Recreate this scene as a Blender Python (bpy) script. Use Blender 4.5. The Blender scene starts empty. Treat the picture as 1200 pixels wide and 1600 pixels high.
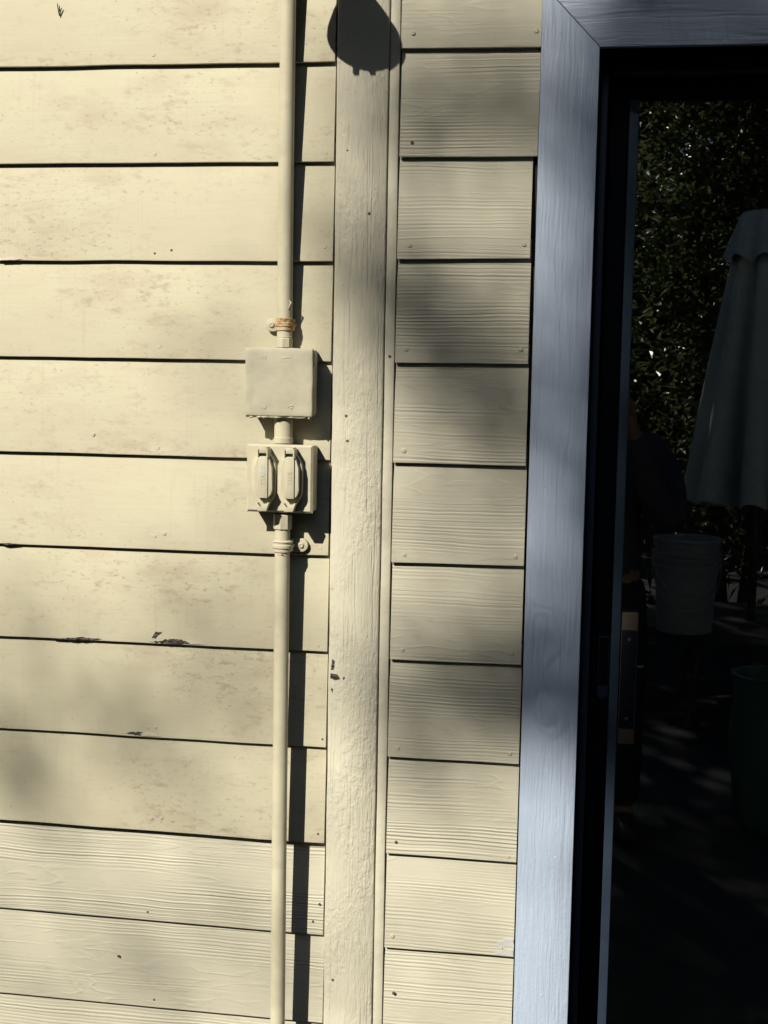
import bpy, bmesh, math, random
from mathutils import Matrix, Vector, noise
R = random.Random(7)
scene = bpy.context.scene
COL = scene.collection

# ---------------------------------------------------------------- camera
F, YAW, PIT, ROLL, CD, CH = 2100.0, -0.15585, -0.10057, 0.01819, 2.0568, 1.55
def rotm():
    c, s = math.cos(YAW), math.sin(YAW)
    a = Matrix(((c, 0, s), (0, 1, 0), (-s, 0, c)))
    c, s = math.cos(PIT), math.sin(PIT)
    b = Matrix(((1, 0, 0), (0, c, s), (0, -s, c)))
    c, s = math.cos(ROLL), math.sin(ROLL)
    d = Matrix(((c, s, 0), (-s, c, 0), (0, 0, 1)))
    w2c = d @ b @ a
    m = Matrix(((1, 0, 0), (0, 0, -1), (0, 1, 0)))
    return m @ w2c.transposed()
RC = rotm()
CAM = Vector((0, -CD, CH))
cd = bpy.data.cameras.new('camera'); cam = bpy.data.objects.new('camera', cd); COL.objects.link(cam)
cam.matrix_world = Matrix.Translation(CAM) @ RC.to_4x4()
cd.sensor_fit = 'VERTICAL'; cd.sensor_height = 36.0; cd.lens = 36.0 * F / 1600.0
cd.clip_start = 0.02; cd.clip_end = 800
scene.camera = cam

# ---------------------------------------------------------------- light
SUN = Vector((-0.54, -1.0, 0.86))            # towards the sun
EL = math.atan2(SUN.z, math.hypot(SUN.x, SUN.y)); AZ = math.atan2(SUN.x, SUN.y)
w = bpy.data.worlds.new('World'); scene.world = w; w.use_nodes = True
nt = w.node_tree; bg = nt.nodes['Background']
sky = nt.nodes.new('ShaderNodeTexSky'); sky.sky_type = 'NISHITA'; sky.sun_disc = False
sky.sun_elevation = EL; sky.sun_rotation = AZ
nt.links.new(sky.outputs[0], bg.inputs[0]); bg.inputs[1].default_value = 0.055
sd = bpy.data.lights.new('sun', 'SUN'); sd.energy = 5.0; sd.angle = math.radians(0.5); sd.color = (1.0, 0.945, 0.85)
so = bpy.data.objects.new('sun', sd); COL.objects.link(so)
so.rotation_euler = SUN.to_track_quat('Z', 'Y').to_euler(); so.location = (-5, -12, 9)
vs = scene.view_settings
scene.cycles.diffuse_bounces = 1
vs.view_transform = 'Standard'; vs.look = 'None'; vs.gamma = 1.0; vs.exposure = 0.36; vs.use_curve_mapping = False

# ---------------------------------------------------------------- helpers
def ray(u, v):
    return RC @ Vector(((u - 600) / F, -(v - 800) / F, -1))
def at(u, v, d=0.0):                 # point of the wall plane lying d metres in front of the sheathing
    r = ray(u, v); t = (-d - CAM.y) / r.y
    return CAM + r * t
GL = -0.072                          # depth of the glass
def refl(u, v, h):                   # point standing h metres out from the wall that the glass mirrors
    p = at(u, v, GL); r = ray(u, v); r.y = -r.y
    t = (-h - p.y) / r.y
    return p + r * t
def worldpos(o):
    p = Vector((0, 0, 0))
    while o: p = p + o.location; o = o.parent
    return p
def link(name, me, mat, parent=None, label=None, kind=None):
    o = bpy.data.objects.new(name, me); COL.objects.link(o)
    if mat: me.materials.append(mat)
    if parent: o.parent = parent
    if label: o['label'] = label
    if kind: o['kind'] = kind
    return o
def mesh(name, V, Fc, mat, parent=None, smooth=False, label=None, kind=None, auto=None):
    c = Vector((0, 0, 0))
    lo = [min(v[i] for v in V) for i in range(3)]; hi = [max(v[i] for v in V) for i in range(3)]
    c = Vector([(a + b) / 2 for a, b in zip(lo, hi)])
    me = bpy.data.meshes.new(name)
    me.from_pydata([(v[0] - c.x, v[1] - c.y, v[2] - c.z) for v in V], [], Fc)
    o = link(name, me, mat, parent, label, kind)
    o.location = c - (worldpos(parent) if parent else Vector((0, 0, 0)))
    if smooth or auto:
        for p in me.polygons: p.use_smooth = True
        if auto: me.set_sharp_from_angle(angle=math.radians(auto))
    return o
def from_bm(name, bm, mat, parent=None, auto=None, label=None, kind=None):
    bm.verts.ensure_lookup_table(); bm.verts.index_update()
    bmesh.ops.recalc_face_normals(bm, faces=bm.faces[:])
    V = [v.co.copy() for v in bm.verts]; Fc = [[v.index for v in f.verts] for f in bm.faces]
    bm.free()
    return mesh(name, V, Fc, mat, parent, label=label, kind=kind, auto=auto)
def thing(name, loc, label, cat, group=None, rz=0):
    o = bpy.data.objects.new(name, None); COL.objects.link(o); o.location = loc
    o.empty_display_size = 0.05
    o['label'] = label; o['category'] = cat
    if group: o['group'] = group
    return o
def bbox(bm, x0, x1, d0, d1, z0, z1, bev=0, seg=2):      # d = metres in front of the sheathing
    vs_ = [bm.verts.new((x, -d, z)) for x in (x0, x1) for d in (d0, d1) for z in (z0, z1)]
    fs = [(0, 1, 3, 2), (4, 6, 7, 5), (0, 4, 5, 1), (2, 3, 7, 6), (0, 2, 6, 4), (1, 5, 7, 3)]
    f = [bm.faces.new([vs_[i] for i in q]) for q in fs]
    if bev:
        es = set(e for q in f for e in q.edges)
        bmesh.ops.bevel(bm, geom=list(es), offset=bev, segments=seg, affect='EDGES', profile=0.5)
def box(name, x0, x1, d0, d1, z0, z1, mat, parent=None, bev=0.001, seg=2, label=None, kind=None):
    bm = bmesh.new(); bbox(bm, x0, x1, d0, d1, z0, z1, bev, seg)
    return from_bm(name, bm, mat, parent, auto=40, label=label, kind=kind)
def tube(bm, pts, rads, n=16, cap=True):
    rings = []
    for i, p in enumerate(pts):
        p = Vector(p)
        d = (Vector(pts[min(i + 1, len(pts) - 1)]) - Vector(pts[max(i - 1, 0)])).normalized()
        a = d.orthogonal() if abs(d.z) < 0.999 else Vector((1, 0, 0))
        a = (a - d * a.dot(d)).normalized(); b = d.cross(a)
        rings.append([bm.verts.new(p + (a * math.cos(2 * math.pi * k / n) + b * math.sin(2 * math.pi * k / n)) * rads[i]) for k in range(n)])
    for A, B in zip(rings, rings[1:]):
        for k in range(n): bm.faces.new((A[k], A[(k + 1) % n], B[(k + 1) % n], B[k]))
    if cap:
        bm.faces.new(rings[0][::-1]); bm.faces.new(rings[-1])
def lathe(bm, c, axis, prof, n=24):      # prof = (radius, distance along axis)
    axis = Vector(axis).normalized(); a = axis.orthogonal().normalized(); b = axis.cross(a); c = Vector(c)
    rings = [[bm.verts.new(c + axis * s + (a * math.cos(2 * math.pi * k / n) + b * math.sin(2 * math.pi * k / n)) * max(r, 1e-4)) for k in range(n)] for r, s in prof]
    for A, B in zip(rings, rings[1:]):
        for k in range(n): bm.faces.new((A[k], A[(k + 1) % n], B[(k + 1) % n], B[k]))
    bm.faces.new(rings[0][::-1]); bm.faces.new(rings[-1])
def prism(bm, outline, d0, d1, bev=0, seg=2):           # outline of (x, z), from depth d0 (back) to d1 (front)
    A = [bm.verts.new((x, -d0, z)) for x, z in outline]; B = [bm.verts.new((x, -d1, z)) for x, z in outline]
    n = len(outline)
    bm.faces.new(A); top = bm.faces.new(B[::-1])
    for k in range(n): bm.faces.new((A[k], B[k], B[(k + 1) % n], A[(k + 1) % n]))
    if bev: bmesh.ops.bevel(bm, geom=list(top.edges), offset=bev, segments=seg, affect='EDGES', profile=0.5)

# ---------------------------------------------------------------- materials
class N:
    def __init__(s, name):
        s.m = bpy.data.materials.new(name); s.m.use_nodes = True; s.t = s.m.node_tree
        s.b = s.t.nodes['Principled BSDF']; s.out = s.t.nodes['Material Output']
        g = s.t.nodes.new('ShaderNodeNewGeometry'); oi = s.t.nodes.new('ShaderNodeObjectInfo')
        mm = s.math('MULTIPLY', oi.outputs['Random'], 37.0)
        cmb = s.t.nodes.new('ShaderNodeCombineXYZ')
        for i in range(3): s.t.links.new(mm, cmb.inputs[i])
        s.pos = g.outputs['Position']; s.rnd = oi.outputs['Random']
        s.p = s.vadd(s.pos, cmb.outputs[0])
    def new(s, t): return s.t.nodes.new(t)
    def link(s, a, b):
        if hasattr(a, 'default_value') or hasattr(a, 'is_output'): s.t.links.new(a, b)
        else: b.default_value = a
    def math(s, op, a, b=0.0, c=None, clamp=False):
        n = s.new('ShaderNodeMath'); n.operation = op; n.use_clamp = clamp
        s.link(a, n.inputs[0]); s.link(b, n.inputs[1])
        if c is not None: s.link(c, n.inputs[2])
        return n.outputs[0]
    def vadd(s, a, b):
        n = s.new('ShaderNodeVectorMath'); n.operation = 'ADD'; s.link(a, n.inputs[0]); s.link(b, n.inputs[1]); return n.outputs[0]
    def scale(s, v, k):
        n = s.new('ShaderNodeVectorMath'); n.operation = 'MULTIPLY'; s.link(v, n.inputs[0]); n.inputs[1].default_value = k; return n.outputs[0]
    def noise(s, v, sc=1.0, det=4.0, rough=0.55, k=None, dist=0.0):
        n = s.new('ShaderNodeTexNoise'); s.link(s.scale(v, k) if k else v, n.inputs['Vector'])
        n.inputs['Scale'].default_value = sc; n.inputs['Detail'].default_value = det; n.inputs['Roughness'].default_value = rough
        n.inputs['Distortion'].default_value = dist
        return n.outputs[0]
    def vor(s, v, sc, k=None, feat='F1'):
        n = s.new('ShaderNodeTexVoronoi'); n.feature = feat; s.link(s.scale(v, k) if k else v, n.inputs['Vector']); n.inputs['Scale'].default_value = sc
        return n.outputs['Distance']
    def ramp(s, v, a, b, lo=0.0, hi=1.0):
        n = s.new('ShaderNodeMapRange'); n.interpolation_type = 'SMOOTHSTEP'
        s.link(v, n.inputs[0]); n.inputs[1].default_value = a; n.inputs[2].default_value = b; n.inputs[3].default_value = lo; n.inputs[4].default_value = hi
        return n.outputs[0]
    def mix(s, f, a, b):
        n = s.new('ShaderNodeMix'); n.data_type = 'RGBA'
        s.link(f, n.inputs[0])
        for q, i in ((a, 6), (b, 7)):
            if isinstance(q, tuple): n.inputs[i].default_value = (*q, 1)
            else: s.t.links.new(q, n.inputs[i])
        return n.outputs[2]
    def sep(s, v):
        n = s.new('ShaderNodeSeparateXYZ'); s.link(v, n.inputs[0]); return n.outputs
    def comb(s, x, y, z):
        n = s.new('ShaderNodeCombineXYZ'); s.link(x, n.inputs[0]); s.link(y, n.inputs[1]); s.link(z, n.inputs[2]); return n.outputs[0]
    def bump(s, h, dist, strength=1.0):
        n = s.new('ShaderNodeBump'); n.inputs['Distance'].default_value = dist; n.inputs['Strength'].default_value = strength
        s.link(h, n.inputs['Height']); s.t.links.new(n.outputs[0], s.b.inputs['Normal'])
    def fin(s, col, rough=0.6, spec=0.4, metal=0.0):
        if isinstance(col, tuple): s.b.inputs['Base Color'].default_value = (*col, 1)
        else: s.t.links.new(col, s.b.inputs['Base Color'])
        s.link(rough, s.b.inputs['Roughness']); s.b.inputs['Specular IOR Level'].default_value = spec; s.b.inputs['Metallic'].default_value = metal
        return s.m
PAINT = (0.605, 0.568, 0.402)
PAINT_D = (0.61, 0.575, 0.44)
def mul(c, k): return tuple(min(1, a * k) for a in c)

def mat_old_siding():
    n = N('weathered_smooth_paint')
    broad = n.noise(n.p, 5.0, 3, 0.6, (1, 1, 2.2))
    haze_ = n.noise(n.p, 14.0, 5, 0.62, (0.6, 1, 1.4))
    blot = n.noise(n.p, 62.0, 5, 0.66, (0.5, 1, 1.1))
    reg = n.noise(n.p, 4.0, 3, 0.55, (0.7, 1, 1.6))
    speck = n.noise(n.p, 210.0, 3, 0.62, (0.5, 1, 1))
    dots = n.vor(n.p, 85.0, (0.75, 1, 1))
    brush = n.noise(n.p, 300.0, 2, 0.6, (0.03, 1, 1))
    c = n.mix(n.ramp(broad, 0.35, 0.7), PAINT, (0.59, 0.54, 0.385))
    zone = n.ramp(reg, 0.42, 0.66)
    c = n.mix(n.math('MULTIPLY', n.math('MULTIPLY', n.ramp(haze_, 0.44, 0.70), zone), 0.60), c, (0.47, 0.385, 0.275))
    dirt = n.math('MULTIPLY', n.ramp(blot, 0.52, 0.70), n.math('ADD', n.math('MULTIPLY', zone, 0.85), 0.12))
    c = n.mix(n.math('MULTIPLY', dirt, 0.54), c, (0.36, 0.275, 0.19))
    dirt2 = n.math('MULTIPLY', n.ramp(speck, 0.57, 0.72), n.math('ADD', n.math('MULTIPLY', zone, 0.8), 0.18))
    c = n.mix(n.math('MULTIPLY', dirt2, 0.5), c, (0.25, 0.20, 0.15))
    d3 = n.math('MULTIPLY', n.ramp(dots, 0.17, 0.05), n.ramp(n.noise(n.p, 17.0, 1), 0.52, 0.66))
    c = n.mix(n.math('MULTIPLY', d3, 0.45), c, (0.24, 0.19, 0.14))
    c = n.mix(n.math('MULTIPLY', n.ramp(brush, 0.4, 0.7), 0.12), c, (0.46, 0.41, 0.29))
    drip = n.math('MULTIPLY', n.ramp(n.noise(n.p, 1.0, 3, 0.6, (95, 1, 3.5)), 0.56, 0.74), n.ramp(n.noise(n.p, 1.0, 2, 0.5, (9, 1, 6)), 0.45, 0.62))
    c = n.mix(n.math('MULTIPLY', drip, 0.2), c, (0.40, 0.34, 0.24))
    tc = n.new('ShaderNodeTexCoord'); lz = n.sep(tc.outputs['Object'])[2]
    edge = n.math('MULTIPLY', n.ramp(n.math('ADD', lz, n.math('MULTIPLY', haze_, 0.03)), -0.068, -0.082), n.ramp(n.noise(n.p, 1.0, 4, 0.65, (40, 1, 120)), 0.42, 0.66))
    c = n.mix(n.math('MULTIPLY', edge, 0.35), c, (0.38, 0.31, 0.21))
    h = n.math('ADD', n.math('MULTIPLY', n.noise(n.p, 9.0, 2, 0.5, (0.6, 1, 1)), 0.8), n.math('MULTIPLY', n.noise(n.p, 160.0, 3, 0.6, (0.35, 1, 1)), 0.10))
    n.bump(h, 0.0016)
    return n.fin(c, n.ramp(blot, 0.4, 0.7, 0.55, 0.65), 0.2)
def grain(n, freq, amp):
    x, y, z = n.sep(n.p)
    warp = n.noise(n.p, 1.0, 2, 0.5, (3.2, 1, 9.0))
    warp2 = n.noise(n.p, 1.0, 2, 0.55, (22.0, 1, 26.0))
    zz = n.math('ADD', z, n.math('ADD', n.math('MULTIPLY', warp, 0.020), n.math('MULTIPLY', warp2, 0.0024)))
    lines = n.noise(n.comb(n.math('MULTIPLY', x, 1.2), 0.0, n.math('MULTIPLY', zz, freq)), 1.0, 2.0, 0.6)
    fine = n.math('SINE', n.math('MULTIPLY', zz, freq * 5.6))
    zone = n.ramp(n.noise(n.p, 1.0, 2, 0.5, (1.6, 1, 15.0)), 0.40, 0.56)
    a = n.math('MULTIPLY', n.math('MULTIPLY', fine, 0.20), zone)
    flat = n.math('MULTIPLY', n.ramp(lines, 0.30, 0.72), n.math('MULTIPLY_ADD', zone, 0.85, 0.15))
    lo_ = n.noise(n.p, 1.0, 3, 0.55, (3.4, 1, 15.0))
    cath = n.ramp(n.math('SINE', n.math('MULTIPLY', lo_, 62.0)), 0.35, 1.0)
    patchy = n.ramp(n.noise(n.p, 1.0, 3, 0.6, (9.0, 1, 30.0)), 0.40, 0.62)
    c2 = n.math('MULTIPLY', n.math('MULTIPLY', cath, n.math('SUBTRACT', 1.0, zone)), n.math('MULTIPLY', patchy, 0.32))
    return n.math('ADD', n.math('ADD', n.math('MULTIPLY', flat, amp), a), c2), zone
def mat_grain_siding():
    n = N('embossed_grain_paint')
    h, zone = grain(n, 205.0, 0.62)
    c = n.mix(n.ramp(n.noise(n.p, 6.0, 3, 0.6), 0.35, 0.7), PAINT_D, mul(PAINT_D, 0.93))
    c = n.mix(n.math('MULTIPLY', n.ramp(n.noise(n.p, 60.0, 4, 0.6, (0.4, 1, 1)), 0.6, 0.75), 0.22), c, (0.34, 0.27, 0.19))
    h2 = n.math('ADD', h, n.math('MULTIPLY', n.noise(n.p, 260.0, 2, 0.6, (0.5, 1, 1)), 0.10))
    h2 = n.math('MULTIPLY', h2, n.math('MULTIPLY_ADD', n.rnd, 0.55, 0.55))
    n.bump(h2, 0.0011)
    return n.fin(c, 0.55, 0.25)
def mat_trim():
    n = N('rough_sawn_trim_paint')
    v = n.p
    a = n.noise(v, 1.0, 5, 0.65, (240, 1, 34))
    b = n.noise(v, 1.0, 4, 0.6, (130, 1, 85))
    z = n.ramp(n.noise(n.p, 1.0, 2, 0.5, (14, 1, 7)), 0.36, 0.62)
    crk = n.ramp(n.noise(v, 1.0, 2, 0.5, (170, 1, 5)), 0.60, 0.68)
    h = n.math('ADD', n.math('MULTIPLY', a, 0.75), n.math('MULTIPLY', n.math('MULTIPLY', n.ramp(b, 0.38, 0.64), z), 0.26))
    h = n.math('SUBTRACT', h, n.math('MULTIPLY', crk, 0.22))
    n.bump(h, 0.0024)
    c = n.mix(n.ramp(n.noise(n.p, 10.0, 4, 0.6), 0.35, 0.7), PAINT_D, mul(PAINT_D, 0.92))
    c = n.mix(n.math('MULTIPLY', n.ramp(n.noise(n.p, 75.0, 3, 0.6), 0.66, 0.76), 0.5), c, (0.27, 0.21, 0.15))
    return n.fin(c, 0.55, 0.3)
def mat_paint(name, col, rough=0.5, bumpd=0.0012, sc=60.0, dirt=0.25, spec=0.4):
    n = N(name)
    c = n.mix(n.ramp(n.noise(n.p, 24.0, 4, 0.6), 0.4, 0.7), col, mul(col, 0.88))
    c = n.mix(n.math('MULTIPLY', n.ramp(n.noise(n.p, 95.0, 3, 0.6), 0.62, 0.76), dirt), c, (0.25, 0.19, 0.13))
    n.bump(n.math('ADD', n.noise(n.p, sc, 3, 0.55), n.math('MULTIPLY', n.noise(n.p, sc * 5, 2, 0.5), 0.12)), bumpd)
    return n.fin(c, rough, spec)
def mat_rust():
    n = N('rusty_painted_strap')
    r = n.ramp(n.noise(n.p, 90.0, 5, 0.7, (1, 1, 1.4)), 0.42, 0.60)
    c = n.mix(r, (0.55, 0.43, 0.25), n.mix(n.ramp(n.noise(n.p, 230.0, 3, 0.6), 0.4, 0.65), (0.40, 0.20, 0.06), (0.16, 0.07, 0.028)))
    n.bump(n.noise(n.p, 300.0, 3, 0.6), 0.0008)
    return n.fin(c, 0.65, 0.3)
def mat_blue():
    n = N('blue_grey_trim_paint')
    v = n.vadd(n.p, n.scale(n.comb(n.noise(n.p, 9, 2), 0.0, n.noise(n.p, 7, 2)), (0.02, 0, 0.03)))
    return n, v
def mat_blue_side(vertical=True):
    n = N('blue_grey_casing_paint')
    v = n.vadd(n.p, n.scale(n.comb(n.noise(n.p, 8, 2), 0.0, n.noise(n.p, 8, 2)), (0.010, 0, 0.010)))
    k1 = (210, 1, 9) if vertical else (9, 1, 210)
    k2 = (70, 1, 6) if vertical else (5, 1, 85)
    a = n.noise(v, 1.0, 4, 0.6, k1)
    b = n.ramp(n.noise(v, 1.0, 2, 0.5, k2), 0.52, 0.60)
    kn = n.noise(n.p, 1.0, 2, 0.5, (8, 1, 4))
    ring = n.math('MULTIPLY', n.math('SINE', n.math('MULTIPLY', kn, 150.0)), n.ramp(kn, 0.56, 0.66))
    h = n.math('SUBTRACT', n.math('MULTIPLY', a, 0.8), n.math('MULTIPLY', b, 0.16 if vertical else 0.35))
    h = n.math('ADD', h, n.math('MULTIPLY', ring, 0.20))
    h = n.math('ADD', h, n.math('MULTIPLY', n.noise(n.p, 190.0, 2, 0.5), 0.25))
    n.bump(h, 0.0017)
    c = n.mix(n.ramp(n.noise(n.p, 7.0, 4, 0.6), 0.35, 0.7), BLUE, mul(BLUE, 0.92))
    c = n.mix(n.math('MULTIPLY', n.ramp(n.noise(n.p, 90.0, 3, 0.6, (1, 1, 0.4)), 0.66, 0.8), 0.4), c, (0.20, 0.20, 0.22))
    return n.fin(c, 0.42, 0.45)
BLUE = (0.475, 0.56, 0.685)
M = {}
M['old'] = mat_old_siding(); M['grain'] = mat_grain_siding(); M['trim'] = mat_trim()
M['strip'] = mat_paint('beige_strip_paint', PAINT_D, 0.55, 0.0012, 40)
M['box'] = mat_paint('beige_box_paint', (0.52, 0.485, 0.355), 0.6, 0.0010, 45, 0.15, 0.2)
M['lid'] = mat_paint('beige_cover_paint', (0.55, 0.505, 0.36), 0.55, 0.0006, 70, 0.12, 0.25)
M['pipe'] = mat_paint('beige_conduit_paint', (0.575, 0.53, 0.375), 0.5, 0.0006, 45, 0.2, 0.25)
M['nail'] = mat_paint('painted_nail', (0.52, 0.485, 0.36), 0.55, 0.0004, 300, 0.15)
M['darknail'] = mat_paint('rusted_nail', (0.10, 0.07, 0.05), 0.7, 0.0004, 300, 0.5)
M['rust'] = mat_rust()
M['blue_v'] = mat_blue_side(True); M['blue_h'] = mat_blue_side(False)
def mat_bare():
    n = N('weathered_bare_wood')
    c = n.mix(n.ramp(n.noise(n.p, 1.0, 4, 0.65, (160, 1, 420)), 0.40, 0.62), (0.035, 0.028, 0.024), (0.17, 0.15, 0.13))
    n.bump(n.noise(n.p, 1.0, 4, 0.6, (120, 1, 480)), 0.004)
    return n.fin(c, 0.9, 0.1)
M['bare'] = mat_bare()
M['flake'] = mat_paint('lifting_paint_flake', (0.62, 0.56, 0.44), 0.6, 0.001, 120, 0.2)
M['scuff'] = mat_paint('pale_scuffed_metal', (0.54, 0.53, 0.49), 0.4, 0.0008, 200, 0.3)
M['sheath'] = mat_paint('dark_sheathing', (0.05, 0.045, 0.04), 0.9, 0.002, 80)
M['frame'] = mat_paint('slate_blue_frame_paint', (0.040, 0.058, 0.088), 0.45, 0.0006, 60, 0.1)
M['black'] = mat_paint('black_door_vinyl', (0.006, 0.008, 0.012), 0.6, 0.0005, 60, 0.0, 0.12)
M['wood'] = mat_paint('brown_handle_wood', (0.085, 0.062, 0.04), 0.6, 0.001, 90)
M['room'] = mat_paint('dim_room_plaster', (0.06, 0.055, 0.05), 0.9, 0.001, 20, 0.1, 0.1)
M['lampmetal'] = mat_paint('dark_lamp_metal', (0.10, 0.09, 0.08), 0.45, 0.0004, 80)
M['fabric'] = mat_paint('grey_green_canvas', (0.54, 0.61, 0.59), 0.85, 0.0012, 200, 0.1, 0.2)
M['cover'] = mat_paint('dark_vinyl_cover', (0.04, 0.04, 0.05), 0.6, 0.003, 30, 0.0)
M['plastic'] = mat_paint('pale_bucket_plastic', (0.30, 0.33, 0.36), 0.4, 0.0006, 60, 0.15)
M['table'] = mat_paint('dark_table_metal', (0.05, 0.05, 0.05), 0.5, 0.0006, 60, 0.1)
M['teal'] = mat_paint('teal_glazed_pot', (0.05, 0.13, 0.13), 0.35, 0.001, 30, 0.1)
M['bark'] = mat_paint('grey_brown_bark', (0.10, 0.075, 0.055), 0.9, 0.02, 30, 0.3, 0.2)
M['paving'] = mat_paint('grey_patio_paving', (0.04, 0.042, 0.045), 0.85, 0.004, 40, 0.3, 0.2)
def mat_glass():
    n = N('door_glass'); t = n.t
    tr = n.new('ShaderNodeBsdfTransparent'); tr.inputs[0].default_value = (0.62, 0.66, 0.66, 1)
    gl = n.new('ShaderNodeBsdfGlossy'); gl.inputs['Roughness'].default_value = 0.0; gl.inputs[0].default_value = (1, 1, 1, 1)
    fr = n.new('ShaderNodeFresnel'); fr.inputs['IOR'].default_value = 2.05
    mx = n.new('ShaderNodeMixShader'); t.links.new(fr.outputs[0], mx.inputs[0]); t.links.new(tr.outputs[0], mx.inputs[1]); t.links.new(gl.outputs[0], mx.inputs[2])
    t.links.new(mx.outputs[0], n.out.inputs[0]); t.nodes.remove(n.b)
    return n.m
M['glass'] = mat_glass()
def mat_leaf(name, c1, c2, rough, tr=1.2):
    n = N(name); t = n.t
    at_ = n.new('ShaderNodeAttribute'); at_.attribute_name = 'tone'
    c = n.mix(at_.outputs['Fac'], c1, c2)
    n.fin(c, rough, 0.5 if rough > 0.4 else 1.0)
    tl = n.new('ShaderNodeBsdfTranslucent'); t.links.new(n.mix(at_.outputs['Fac'], tuple(tr * q for q in c1), tuple(1.25 * tr * q for q in c2)), tl.inputs[0])
    mx = n.new('ShaderNodeMixShader'); mx.inputs[0].default_value = 0.40
    t.links.new(n.b.outputs[0], mx.inputs[1]); t.links.new(tl.outputs[0], mx.inputs[2]); t.links.new(mx.outputs[0], n.out.inputs[0])
    return n.m
M['leaf'] = mat_leaf('broad_leaf', (0.03, 0.05, 0.015), (0.075, 0.10, 0.03), 0.45)
M['gloss'] = mat_leaf('glossy_leaf', (0.025, 0.042, 0.012), (0.085, 0.095, 0.035), 0.36, 2.6)
M['far'] = mat_leaf('far_leaf', (0.025, 0.04, 0.015), (0.05, 0.07, 0.025), 0.6)

# ================================================================ THE SETTING
paving = mesh('ground', [(-250, 250, -0.02), (250, 250, -0.02), (250, -250, -0.02), (-250, -250, -0.02)], [(3, 2, 1, 0)], M['paving'], kind='structure')

# ---------------------------------------------------------------- house wall
wall = thing('house_wall', (-0.5, 0, 0), 'beige clapboard house wall with smooth old boards and wood grained newer boards', 'wall')
TL, TR, RL, BO, BI = -0.4050, -0.3259, -0.3095, -0.0990, -0.0144
DR = BI + 1.76                         # far side of the door opening
HEAD = at(1060, 71, 0.03).z            # underside of the head casing
bm = bmesh.new()
bbox(bm, -5, BI - 0.004, -0.12, 0.0, 0, 2.78); bbox(bm, DR + 0.004, 5, -0.12, 0.0, 0, 2.78); bbox(bm, BI - 0.004, DR + 0.004, -0.12, 0.0, HEAD + 0.02, 2.78)
from_bm('sheathing', bm, M['sheath'], wall)
nail_me = None
def nail(board, u, v, d, r=0.0033, mat='nail', p=None):
    p = p or at(u, v, d)
    bm = bmesh.new(); lathe(bm, (p.x, -d + 0.001, p.z), (0, -1, 0), [(r, 0), (r, 0.0014), (r * 0.72, 0.0022), (r * 0.25, 0.0019)], 10)
    from_bm('nail', bm, M[mat], board, auto=50)
def board(x0, x1, zt0, zt1, zb0, zb1, ft, fb, th, mat, seed, name='siding_board', wob=0.0006, up=0.03):
    # z at the two ends of exposed top and bottom edge; ft/fb = front depth at exposed top / bottom
    n = max(2, int((x1 - x0) / 0.035)); V = []; Fc = []
    r = random.Random(seed); off = r.random() * 50
    bev = 0.0016
    for i in range(n + 1):
        t = i / n; x = x0 + (x1 - x0) * t
        zt = zt0 + (zt1 - zt0) * t; zb = zb0 + (zb1 - zb0) * t
        zb += wob * 2 * (noise.noise((x * 9, off, 0)) ) + wob * 0.8 * noise.noise((x * 45, off, 3))
        dd = wob * 1.2 * noise.noise((x * 5, off, 7))
        sl = (fb - ft) / (zt - zb); q = ft - sl * up
        fm = lambda z: ft + (zt - z) * sl + dd
        sec = [(zt + up, q - th), (zt + up, q), (zb + bev * 1.4, fm(zb + bev * 1.4)), (zb + bev * 0.35, fm(zb) - bev * 0.35), (zb, fm(zb) - bev * 1.3), (zb, fb - 0.0048), (zb + 0.017, fb - 0.0056), (zb + 0.021, fb - th)]
        V += [(x, -d, z) for z, d in sec]
    m = 8
    for i in range(n):
        for k in range(m):
            a = i * m + k; b = i * m + (k + 1) % m
            Fc.append((a, b, b + m, a + m))
    Fc.append(tuple(range(m))[::-1]); Fc.append(tuple(range(n * m, n * m + m)))
    return mesh(name, V, Fc, M[mat], wall, auto=35)

# left field: bottom edges as seen at u = 0 and u = 430
LB = [(102, 97), (256, 253), (408, 408), (557, 563.5), (705, 717), (852, 866), (995.6, 1015), (1138, 1164), (1280, 1313), (1416, 1455), (1551, 1592)]
OLD = dict(ft=0.008, fb=0.0160, th=0.0080); NEW = dict(ft=0.0035, fb=0.0118, th=0.0075)
XL = -2.6
lines = []
for i, (a, b) in enumerate(LB):
    d = OLD['fb'] if i < 9 else NEW['fb']
    p, q = at(0, a, d), at(430, b, d)
    k = (q.z - p.z) / (q.x - p.x)
    lines.append((p, k))
def zline(i, x):
    if i < 0: p, k = lines[0]; return p.z + k * (x - p.x) * 0.4 - i * 0.153 * (-1) * (-1)
    if i >= len(lines): p, k = lines[-1]; return p.z + k * (x - p.x) * 0.4 - (i - len(lines) + 1) * 0.153
    p, k = lines[i]
    return p.z + k * max(min(x, TL), -1.2) - k * p.x
LEFT = {}
for i in range(-4, 14):
    old = i < 9; g = OLD if old else NEW
    ztl, ztr = zline(i - 1, XL), zline(i - 1, TL); zbl, zbr = zline(i, XL), zline(i, TL)
    if zbl < 0.1: continue
    gap = 0.0022 + R.random() * 0.0016
    LEFT[i] = board(XL, TL - gap, ztl, ztr, zbl, zbr, g['ft'], g['fb'], g['th'], 'old' if old else 'grain', 100 + i, wob=0.00045 if old else 0.0003)
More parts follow.
